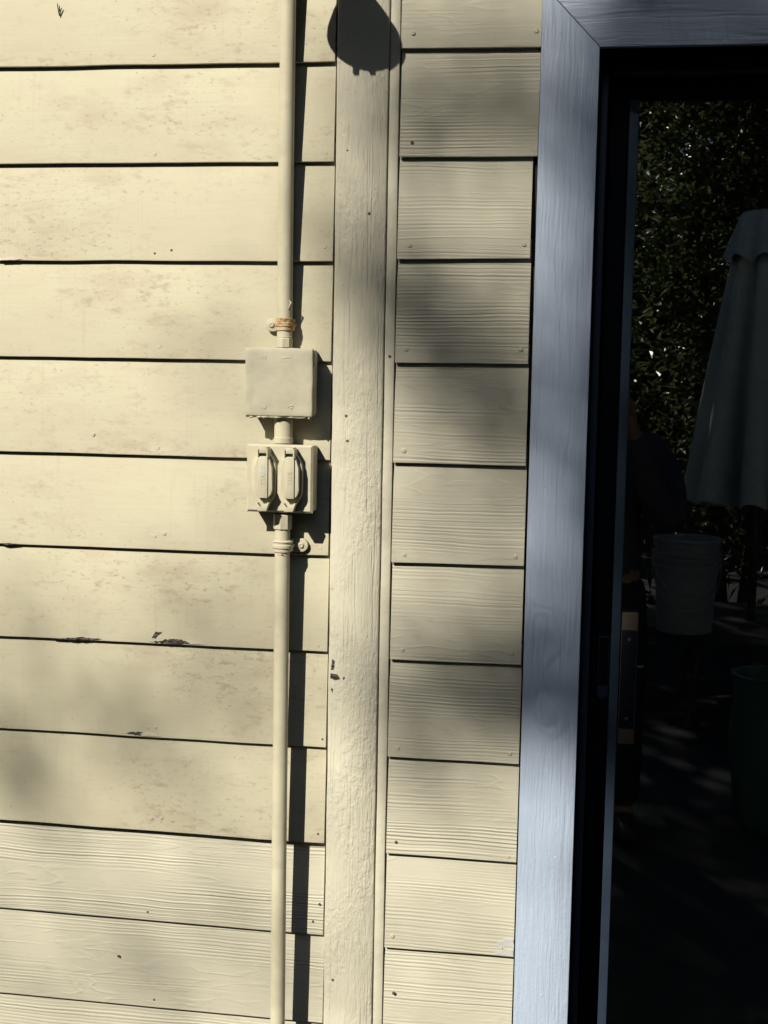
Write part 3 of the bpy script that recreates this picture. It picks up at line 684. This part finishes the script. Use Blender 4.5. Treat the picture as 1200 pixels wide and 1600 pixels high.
# ================================================================ THE YARD (mirrored in the glass, casting the dappled shade)
def leaves(name, pts, L, W, mat, parent, seed, droop=0.0, kind=None, jitter=0.4, flat=0.0):
    r = random.Random(seed); V = []; Fc = []; tone = []
    for p in pts:
        d = Vector((r.gauss(0, 1), r.gauss(0, 1), r.gauss(0, 1) - droop)).normalized(); u = d.orthogonal().normalized()
        u = Matrix.Rotation(r.uniform(0, 6.28), 3, d) @ u; n = d.cross(u)
        if flat:                                      # blades lie roughly level, facing the light
            n = Vector((r.gauss(0, 1), r.gauss(0, 1), r.gauss(0, 1) + flat * 2)).normalized(); d = (d - n * d.dot(n)).normalized(); u = n.cross(d)
        l = L * r.uniform(1 - jitter, 1 + jitter); ww = W * r.uniform(1 - jitter, 1 + jitter); b = len(V); p = Vector(p)
        V += [p, p + d * l * 0.35 + u * ww * 0.5 + n * ww * 0.12, p + d * l - n * l * 0.10, p + d * l * 0.35 - u * ww * 0.5 + n * ww * 0.12]
        Fc += [(b, b + 1, b + 2), (b, b + 2, b + 3)]; t = r.random(); tone += [t, t]
    o = mesh(name, V, Fc, M[mat], parent, kind=kind)
    at_ = o.data.attributes.new('tone', 'FLOAT', 'FACE'); at_.data.foreach_set('value', tone)
    return o
def limbs(name, segs, mat, parent):
    bm = bmesh.new()
    for pts, rad in segs: tube(bm, pts, rad, 7)
    return from_bm(name, bm, M[mat], parent, auto=60)

# --- the tree towards the sun: loose crown with gaps
TREE = Vector((-5.75, -10.6, 0))
tree = thing('shade_tree', TREE, 'tall loose crowned tree across the yard dappling the wall with shade', 'tree')
r = random.Random(21)
LF, WF = 0.055, 0.030; AP = LF * WF * 0.5 * 0.5
pts = []
def spray(u, v, su, sv, tau):
    p = at(u, v, 0.015); s = 1.0 / 1000
    n = int(tau * 2 * math.pi * su * sv * s * s / AP / 0.78)
    for _ in range(n):
        x, z = p.x + r.gauss(0, su * s), p.z + r.gauss(0, sv * s)
        pts.append(Vector((x, 0, z)) + SUN * r.uniform(9.6, 11.6))
def veil(u0, u1, v0, v1, tau):
    a, b = at(u0, v0, 0.015), at(u1, v1, 0.015)
    n = int(tau * abs(b.x - a.x) * abs(a.z - b.z) / AP / 0.78)
    for _ in range(n):
        x, z = r.uniform(a.x, b.x), r.uniform(b.z, a.z)
        pts.append(Vector((x, 0, z)) + SUN * r.uniform(9.6, 11.6))
veil(-60, 440, 900, 1650, 0.11); veil(850, 968, -150, 1000, 0.16); veil(918, 968, -150, 1180, 0.40); veil(610, 850, -60, 720, 0.30); veil(610, 850, 720, 1300, 0.26); veil(500, 610, -60, 700, 0.05); veil(480, 900, 1180, 1700, 0.04)
for b in [(805, 185, 62, 45, 1.5), (640, 500, 52, 52, 1.3), (700, 545, 60, 42, 0.7), (800, 640, 48, 64, 1.3), (785, 1090, 50, 54, 1.8), (690, 1085, 60, 40, 1.0), (815, 1020, 30, 22, 0.8),
          (650, 190, 50, 80, 0.3), (560, 460, 60, 90, 0.42), (570, 150, 50, 60, 0.3), (370, 620, 45, 80, 0.3), (490, 480, 40, 60, 0.2), (380, 1085, 60, 42, 0.28),
          (40, 1215, 50, 50, 0.8), (190, 1110, 110, 55, 0.3), (290, 1065, 70, 40, 0.15), (230, 1515, 55, 38, 0.55), (390, 1500, 60, 40, 0.3), (275, 930, 45, 30, 0.25), (440, 940, 60, 60, 0.25),
          (895, 150, 45, 110, 0.06), (872, 640, 45, 80, 0.14), (868, 1065, 50, 50, 1.3), (900, 330, 40, 60, 0.15), (1000, 30, 90, 50, 0.12), (700, 760, 60, 40, 0.2), (640, 960, 60, 60, 0.2)]: spray(*b)
veil(965, 1500, -150, 1250, 1.9); veil(985, 1500, 1250, 2100, 1.9)
cen = Vector((0, 0, 1.5)) + SUN * 10.5
k = 0
while k < 260:                                        # the rest of the crown, in clumps
    c = cen + Vector((r.uniform(-3.3, 3.3), r.uniform(-1.6, 1.6), r.uniform(-2.6, 2.8)))
    q = c - cen
    if (q.x / 3.3) ** 2 + (q.y / 1.7) ** 2 + (q.z / 2.8) ** 2 > 1: continue
    sh = c + SUN * (c.y)                              # where its shadow falls on the wall
    if -1.4 < sh.x < 0.5 and 0.1 < sh.z < 2.75: k += 0.12; continue
    k += 1
    for _ in range(36): pts.append(c + Vector((r.gauss(0, .17), r.gauss(0, .17), r.gauss(0, .14))))
leaves('crown', pts, LF, WF, 'leaf', tree, 5)
pts = []                                              # extra low crown leaves, added to keep sun off the patio floor
for _ in range(24000):
    x, z = r.uniform(-2.4, 3.7), r.uniform(-4.9, 0.05)
    pts.append(Vector((x, 0, z)) + SUN * r.uniform(9.4, 11.6))
leaves('crown', pts, 0.13, 0.075, 'leaf', tree, 6)
segs = [([TREE, TREE + Vector((0.1, 0.05, 2.6)), TREE + Vector((0.05, 0.1, 6.4)), TREE + Vector((0.4, 0, 8.6))], [0.19, 0.15, 0.12, 0.08])]
for (sx, sz) in ((0.7, 0.9), (1.4, 1.6), (0.7, 2.7), (-1.8, 0.6), (-2.1, 1.7), (0.3, -0.4), (2.0, 0.5), (-1.3, -0.8)):
    e = Vector((sx, 0, sz)) + SUN * r.uniform(9.9, 11.2); b = TREE + Vector((0.1, 0.05, r.uniform(5.4, 7.8)))
    if sx < 0: b.z = TREE.z + 5.6
    segs.append(([b, b.lerp(e, 0.4) + Vector((0, 0, -0.25)), b.lerp(e, 0.75) + Vector((0, 0, -0.1)), e], [0.06, 0.04, 0.025, 0.008]))
limbs('trunk', segs[:1], 'bark', tree)
for s_ in segs[1:]: limbs('limb', [s_], 'bark', tree)

# --- tall glossy shrubs straight out from the door, mirrored in its glass
def shrub(name, x, y, h, rx, ry, nclump, nl, L, W, mat, label, cat, seed, group=None, zlo=0.3):
    t = thing(name, (x, y, 0), label, cat, group); r = random.Random(seed); P = []
    for _ in range(nclump):
        a = r.uniform(0, 6.283); q = math.sqrt(r.random()); z = zlo + (h - zlo) * r.random() ** 0.85
        tp = 1.0 - 0.45 * (z / h) ** 2
        c = Vector((x + rx * q * tp * math.cos(a), y + ry * q * tp * math.sin(a), z)); sg = L * r.uniform(0.9, 1.8)
        for _ in range(nl): P.append(c + Vector((r.gauss(0, sg), r.gauss(0, sg), r.gauss(0, sg * 0.8))))
    leaves('foliage', P, L, W, mat, t, seed, droop=0.4, flat=0.9 if mat == 'gloss' else 0)
    sg = []
    for _ in range(5):
        a = r.uniform(0, 6.283); e = Vector((x + rx * 0.6 * math.cos(a), y + ry * 0.6 * math.sin(a), h * 0.85))
        b = Vector((x + 0.1 * math.cos(a), y + 0.1 * math.sin(a), 0)); sg.append(([b, b.lerp(e, 0.5) + Vector((0, 0, 0.2)), e], [0.05, 0.03, 0.01]))
    limbs('stem', sg, 'bark', t)
    return t
shrub('tall_shrub', 0.95, -7.0, 4.7, 1.0, 0.8, 520, 36, 0.115, 0.032, 'gloss', 'glossy leaved tall shrub behind the umbrella, mirrored in the door glass', 'shrub', 11)
shrub('tall_shrub', 2.2, -6.7, 4.9, 1.1, 0.7, 420, 40, 0.085, 0.034, 'gloss', 'fuller glossy shrub to the far side of the umbrella', 'shrub', 12)
shrub('dark_tree', 5.2, -8.6, 7.2, 2.0, 1.2, 260, 40, 0.16, 0.08, 'leaf', 'dark tree rising behind the glossy shrubs', 'tree', 13, zlo=0.5)
BUSH = ['hedge bush beside the glossy shrubs', 'low hedge bush between the shade tree and the glossy shrubs', 'hedge bush right under the shade tree', 'hedge bush next to the shade tree on its outer side', 'hedge bush in front of the dark tree',
        'tall hedge bush beyond the dark tree', 'tall hedge bush at the bend of the hedge', 'tallest hedge bush, nearest the house beside the old smooth boards', 'tall hedge bush nearest the house on the door side']
for i, (x, y, h) in enumerate(((-1.4, -9.0, 3.1), (-3.5, -9.2, 3.4), (-5.6, -9.0, 3.6), (-7.6, -8.2, 4.4), (5.4, -6.6, 4.6), (7.6, -6.2, 5.0), (-9.0, -5.8, 5.2), (-10.0, -3.2, 5.4), (9.0, -3.5, 5.2))):
    shrub('hedge_bush', x, y, h, 1.35, 0.8, 130, 24, 0.16, 0.09, 'far', BUSH[i], 'bush', 30 + i, 'bushes of the yard hedge')
# far trees closing the horizon: one mass
P = []; r = random.Random(77)
for _ in range(19000):
    a = r.uniform(-math.pi, 0); rr = r.uniform(17, 21)
    top = 11.0 + 1.2 * math.sin(a * 5) + 0.6 * math.sin(a * 13) - 5.5 * math.exp(-((a + 1.95) / 0.28) ** 2)
    P.append(Vector((rr * math.cos(a), rr * math.sin(a), top * r.random())))
leaves('far_woods', P, 0.75, 0.5, 'far', None, 88, kind='stuff')

# --- patio things mirrored in the glass
UC = refl(1192, 560, 4.25)
utop, uhem = refl(1192, 331, 4.25).z, refl(1192, 786, 4.25).z
umb = thing('patio_umbrella', (UC.x, UC.y, 0), 'closed grey green canvas patio umbrella mirrored in the door glass', 'umbrella')
V = []; Fc = []; n = 96
def urad(t, flap):
    return (0.10 + 0.16 * t) if flap else (0.16 + 0.185 * t)
def folded(name, z0, z1, ra, rb, dep, parent):
    V = []; Fc = []; rows = 22
    for i in range(rows + 1):
        t = i / rows; z = z0 + (z1 - z0) * t; rr = ra + (rb - ra) * t ** 0.85
        for k in range(n):
            a = 2 * math.pi * k / n
            f = 1 - dep * (0.35 + 0.65 * t) * (0.5 + 0.5 * math.cos(a * 9 + 0.6 * math.sin(a * 2) + t * 0.3)) ** 2
            V.append((UC.x + rr * f * math.cos(a), UC.y + rr * f * math.sin(a), z - 0.02 * t * math.cos(a * 9)))
    for i in range(rows):
        for k in range(n): Fc.append((i * n + k, i * n + (k + 1) % n, (i + 1) * n + (k + 1) % n, (i + 1) * n + k))
    Fc.append(tuple(range(n)))
    return mesh(name, V, Fc, M['fabric'], parent, smooth=True)
folded('vent_flap', utop, utop - 0.22, 0.115, 0.20, 0.15, umb)
folded('canopy', utop - 0.06, uhem, 0.12, 0.345, 0.62, umb)
bm = bmesh.new(); tube(bm, [(UC.x, UC.y, 0.06), (UC.x, UC.y, utop + 0.06)], [0.02, 0.02], 12); from_bm('pole', bm, M['table'], umb)
bm = bmesh.new(); lathe(bm, (UC.x, UC.y, -0.018), (0, 0, 1), [(0.24, 0), (0.24, 0.04), (0.08, 0.07), (0.03, 0.12)], 28); from_bm('base', bm, M['table'], umb, auto=40)
zb = refl(1072, 985, 3.9).z; bc = refl(1072, 900, 3.9)
tab = thing('patio_table', (UC.x, UC.y, 0), 'dark round patio table round the umbrella pole', 'table')
bm = bmesh.new(); lathe(bm, (UC.x, UC.y, zb - 0.035), (0, 0, 1), [(0.52, 0), (0.54, 0.01), (0.54, 0.024), (0.52, 0.033)], 40); from_bm('table_top', bm, M['table'], tab, auto=40)
for k in range(4):
    a = math.pi / 4 + k * math.pi / 2; bm = bmesh.new(); tube(bm, [(UC.x + .34 * math.cos(a), UC.y + .34 * math.sin(a), zb - 0.034), (UC.x + .42 * math.cos(a), UC.y + .42 * math.sin(a), -0.018)], [0.018, 0.015], 10); from_bm('leg', bm, M['table'], tab, auto=40)
def bucket(c, z, label, hh=0.36, top=0.0):
    b = thing('bucket', (c.x, c.y, z), label, 'bucket', 'stacked buckets on the patio table')
    bm = bmesh.new(); lathe(bm, (c.x, c.y, z), (0, 0, 1), [(0.120, 0), (0.122, 0.004), (0.138, hh - .075), (0.146, hh - .074), (0.147, hh - .06), (0.140, hh - .058), (0.141, hh - .04), (0.149, hh - .039), (0.150, hh - .027), (0.142, hh - .025), (0.143, hh - .012), (0.152, hh - .011), (0.152, hh), (0.146, hh), (0.136, hh - 0.05), (0.118, 0.012)], 36)
    from_bm('tub', bm, M['plastic'], b, auto=40)
    bm = bmesh.new(); hp = [(c.x - 0.153 * math.cos(t), c.y + 0.155 * abs(math.sin(t)) , z + hh - 0.05 - 0.2 * math.sin(t)) for t in [math.pi * k / 14 for k in range(15)]]
    tube(bm, hp, [0.002] * 15, 6); from_bm('bail_handle', bm, M['scuff'], b, auto=60)
bucket(bc, zb + 0.0005, 'pale plastic bucket on the table, lower of two nested', 0.36)
bucket(bc, zb + 0.060, 'pale plastic bucket on the table, nested in the lower one', 0.36)
# --- the person taking the picture, mirrored faintly in the glass
M['skin'] = mat_paint('skin', (0.30, 0.19, 0.14), 0.55, 0.0004, 200, 0.0, 0.3)
M['shirt'] = mat_paint('dark_navy_cloth', (0.07, 0.07, 0.11), 0.9, 0.0015, 90, 0.0, 0.15)
M['jeans'] = mat_paint('dark_trouser_cloth', (0.025, 0.03, 0.045), 0.9, 0.0015, 90, 0.0, 0.15)
M['hair'] = mat_paint('dark_hair', (0.03, 0.02, 0.015), 0.6, 0.004, 160, 0.0, 0.3)
M['shoe'] = mat_paint('dark_shoe', (0.03, 0.03, 0.03), 0.6, 0.001, 60, 0.0)
def skinned(name, V, E, Rr, mat, parent, root=0, lev=2):
    me = bpy.data.meshes.new(name); me.from_pydata(V, E, []); o = bpy.data.objects.new(name, me); COL.objects.link(o)
    o.modifiers.new('s', 'SKIN'); sv = me.skin_vertices[0].data
    for i, rr in enumerate(Rr): sv[i].radius = rr if isinstance(rr, tuple) else (rr, rr); sv[i].use_root = (i == root)
    sb = o.modifiers.new('u', 'SUBSURF'); sb.levels = lev; sb.render_levels = lev
    m2 = bpy.data.meshes.new_from_object(o.evaluated_get(bpy.context.evaluated_depsgraph_get())); bpy.data.objects.remove(o)
    return mesh(name, [v.co.copy() for v in m2.vertices], [list(p.vertices) for p in m2.polygons], M[mat], parent, smooth=True)
PXP, PYP = 0.02, -CD - 0.36
def P3(x, y, z): return (PXP + x, PYP + y, z)     # x to the side, y towards the wall
ppl = thing('person', (PXP, PYP, -0.018), 'person in dark clothes holding a phone up to photograph the wall, faint in the glass', 'person')
def arm(sgn):
    return [P3(sgn * 0.155, 0.0, 1.315), P3(sgn * 0.205, 0.02, 1.26), P3(sgn * 0.235, 0.04, 1.16), P3(sgn * 0.235, 0.09, 1.06), P3(sgn * 0.16, 0.17, 1.20), P3(sgn * 0.095, 0.245, 1.385), P3(sgn * 0.075, 0.27, 1.43), P3(sgn * 0.068, 0.285, 1.475)]
V = [P3(0, 0, 0.87), P3(0, 0.005, 0.98), P3(0, 0.01, 1.10), P3(0, 0.0, 1.22), P3(0, -0.005, 1.32), P3(0, 0.005, 1.38), P3(0, 0.02, 1.43), P3(0, 0.035, 1.49), P3(0, 0.02, 1.56), P3(0, 0.005, 1.615)]
E = [(i, i + 1) for i in range(9)]
Rr = [(0.15, 0.105), (0.125, 0.095), (0.135, 0.10), (0.15, 0.105), (0.11, 0.075), 0.055, 0.056, (0.066, 0.078), (0.074, 0.092), (0.050, 0.062)]
for sg in (-1, 1):
    b0 = len(V); A = arm(sg); V += A; E.append((4, b0)); E += [(b0 + i, b0 + i + 1) for i in range(7)]
    Rr += [0.058, 0.054, 0.047, 0.039, 0.037, 0.026, (0.032, 0.017), (0.036, 0.014)]
    hand = b0 + 7; hx, hy, hz = A[7]
    for k in range(4):                                   # four fingers curling round the phone edge
        f0 = len(V); L = (0.028, 0.031, 0.029, 0.022)[k]; z0 = hz + 0.030 - 0.019 * k; px_ = hx - sg * 0.001
        V += [(px_ + sg * 0.004, hy + 0.012, z0), (px_ - sg * 0.004, hy + 0.030, z0 + 0.002), (px_ - sg * (0.006 + L * 0.6), hy + 0.036, z0 + 0.004)]
        E += [(hand, f0), (f0, f0 + 1), (f0 + 1, f0 + 2)]; Rr += [0.0092, 0.0084, 0.0072]
    f0 = len(V); V += [(hx - sg * 0.014, hy - 0.012, hz - 0.012), (hx - sg * 0.030, hy - 0.004, hz + 0.008), (hx - sg * 0.036, hy + 0.002, hz + 0.030)]
    E += [(hand - 1, f0), (f0, f0 + 1), (f0 + 1, f0 + 2)]; Rr += [0.0115, 0.0098, 0.0082]
    l0 = len(V); V += [P3(sg * 0.085, 0.0, 0.80), P3(sg * 0.10, 0.01, 0.62), P3(sg * 0.105, 0.015, 0.45), P3(sg * 0.11, 0.0, 0.28), P3(sg * 0.115, -0.015, 0.06), P3(sg * 0.125, 0.06, 0.018), P3(sg * 0.13, 0.13, 0.010)]
    E.append((0, l0)); E += [(l0 + i, l0 + i + 1) for i in range(6)]; Rr += [0.085, 0.072, 0.054, 0.052, 0.034, 0.034, 0.026]
body = skinned('body', V, E, Rr, 'skin', ppl)
# face and hair
hd_ = lambda x, y, z: P3(x, y, z)
bm = bmesh.new(); tube(bm, [hd_(0, 0.105, 1.545), hd_(0, 0.122, 1.515), hd_(0, 0.128, 1.502), hd_(0, 0.108, 1.496)], [0.007, 0.010, 0.012, 0.008], 10); from_bm('nose', bm, M['skin'], body, auto=80)
for sg in (-1, 1):
    bm = bmesh.new(); bmesh.ops.create_uvsphere(bm, u_segments=12, v_segments=8, radius=0.012, matrix=Matrix.Translation(hd_(sg * 0.031, 0.094, 1.548))); from_bm('eye', bm, M['plastic'], body, auto=80)
    bm = bmesh.new(); bmesh.ops.create_uvsphere(bm, u_segments=10, v_segments=8, radius=0.028, matrix=Matrix.Translation(hd_(sg * 0.076, 0.01, 1.53)) @ Matrix.Diagonal((0.35, 0.6, 1.1, 1))); from_bm('ear', bm, M['skin'], body, auto=80)
bm = bmesh.new(); tube(bm, [hd_(-0.024, 0.100, 1.468), hd_(0, 0.108, 1.467), hd_(0.024, 0.100, 1.468)], [0.003, 0.006, 0.003], 8); from_bm('mouth', bm, M['rust'], body, auto=80)
bm = bmesh.new(); bmesh.ops.create_uvsphere(bm, u_segments=28, v_segments=18, radius=0.1, matrix=Matrix.Translation(hd_(0, -0.012, 1.575)) @ Matrix.Diagonal((0.86, 1.06, 0.82, 1)))
for v in bm.verts:
    if v.co.y > PYP + 0.055 and v.co.z < 1.605: v.co.y = PYP + 0.055
from_bm('hair', bm, M['hair'], ppl, auto=80)
# shirt with long sleeves, trousers, shoes
V = [P3(0, 0, 0.83), P3(0, 0.005, 0.97), P3(0, 0.01, 1.10), P3(0, 0.0, 1.22), P3(0, -0.005, 1.325), P3(0, 0.003, 1.372)]
E = [(i, i + 1) for i in range(5)]; Rr = [(0.168, 0.122), (0.145, 0.115), (0.152, 0.118), (0.168, 0.122), (0.128, 0.092), 0.066]
for sg in (-1, 1):
    b0 = len(V); V += arm(sg)[:6]; E.append((4, b0)); E += [(b0 + i, b0 + i + 1) for i in range(5)]; Rr += [0.073, 0.069, 0.062, 0.055, 0.050, 0.037]
skinned('shirt', V, E, Rr, 'shirt', ppl)
V = [P3(0, 0, 0.93), P3(0, 0, 0.84)]; E = [(0, 1)]; Rr = [(0.155, 0.115), (0.165, 0.12)]
for sg in (-1, 1):
    b0 = len(V); V += [P3(sg * 0.088, 0.0, 0.78), P3(sg * 0.10, 0.01, 0.62), P3(sg * 0.105, 0.015, 0.45), P3(sg * 0.11, 0.0, 0.28), P3(sg * 0.115, -0.012, 0.07)]
    E.append((1, b0)); E += [(b0 + i, b0 + i + 1) for i in range(4)]; Rr += [0.098, 0.085, 0.07, 0.066, 0.056]
    skinned('shoe', [P3(sg * 0.115, -0.045, 0.028), P3(sg * 0.118, 0.03, 0.030), P3(sg * 0.126, 0.11, 0.022), P3(sg * 0.13, 0.165, 0.016)], [(0, 1), (1, 2), (2, 3)], [0.042, 0.046, 0.044, 0.030], 'shoe', ppl)
skinned('trousers', V, E, Rr, 'jeans', ppl)
ph = thing('phone', (0.012, -CD - 0.012, 1.50), 'dark phone held up in both hands by the person in the glass', 'phone')
box('phone_body', 0.012 - 0.037, 0.012 + 0.037, CD + 0.006, CD + 0.014, 1.425, 1.572, M['black'], ph, 0.003)
box('camera_bump', -0.018, 0.016, CD + 0.0035, CD + 0.0059, 1.532, 1.566, M['black'], ph, 0.001)
pc = refl(1200, 1120, 2.6); pz = refl(1200, 1045, 2.6).z
pot = thing('planter_pot', (pc.x, pc.y, 0), 'teal glazed planter pot nearest the door in the mirrored yard', 'planter')
bm = bmesh.new(); lathe(bm, (pc.x, pc.y, -0.018), (0, 0, 1), [(0.09, 0), (0.10, 0.02), (0.135, pz * 0.6), (0.12, pz * 0.92), (0.135, pz), (0.118, pz), (0.11, pz * 0.9)], 32); from_bm('pot', bm, M['teal'], pot, auto=40)
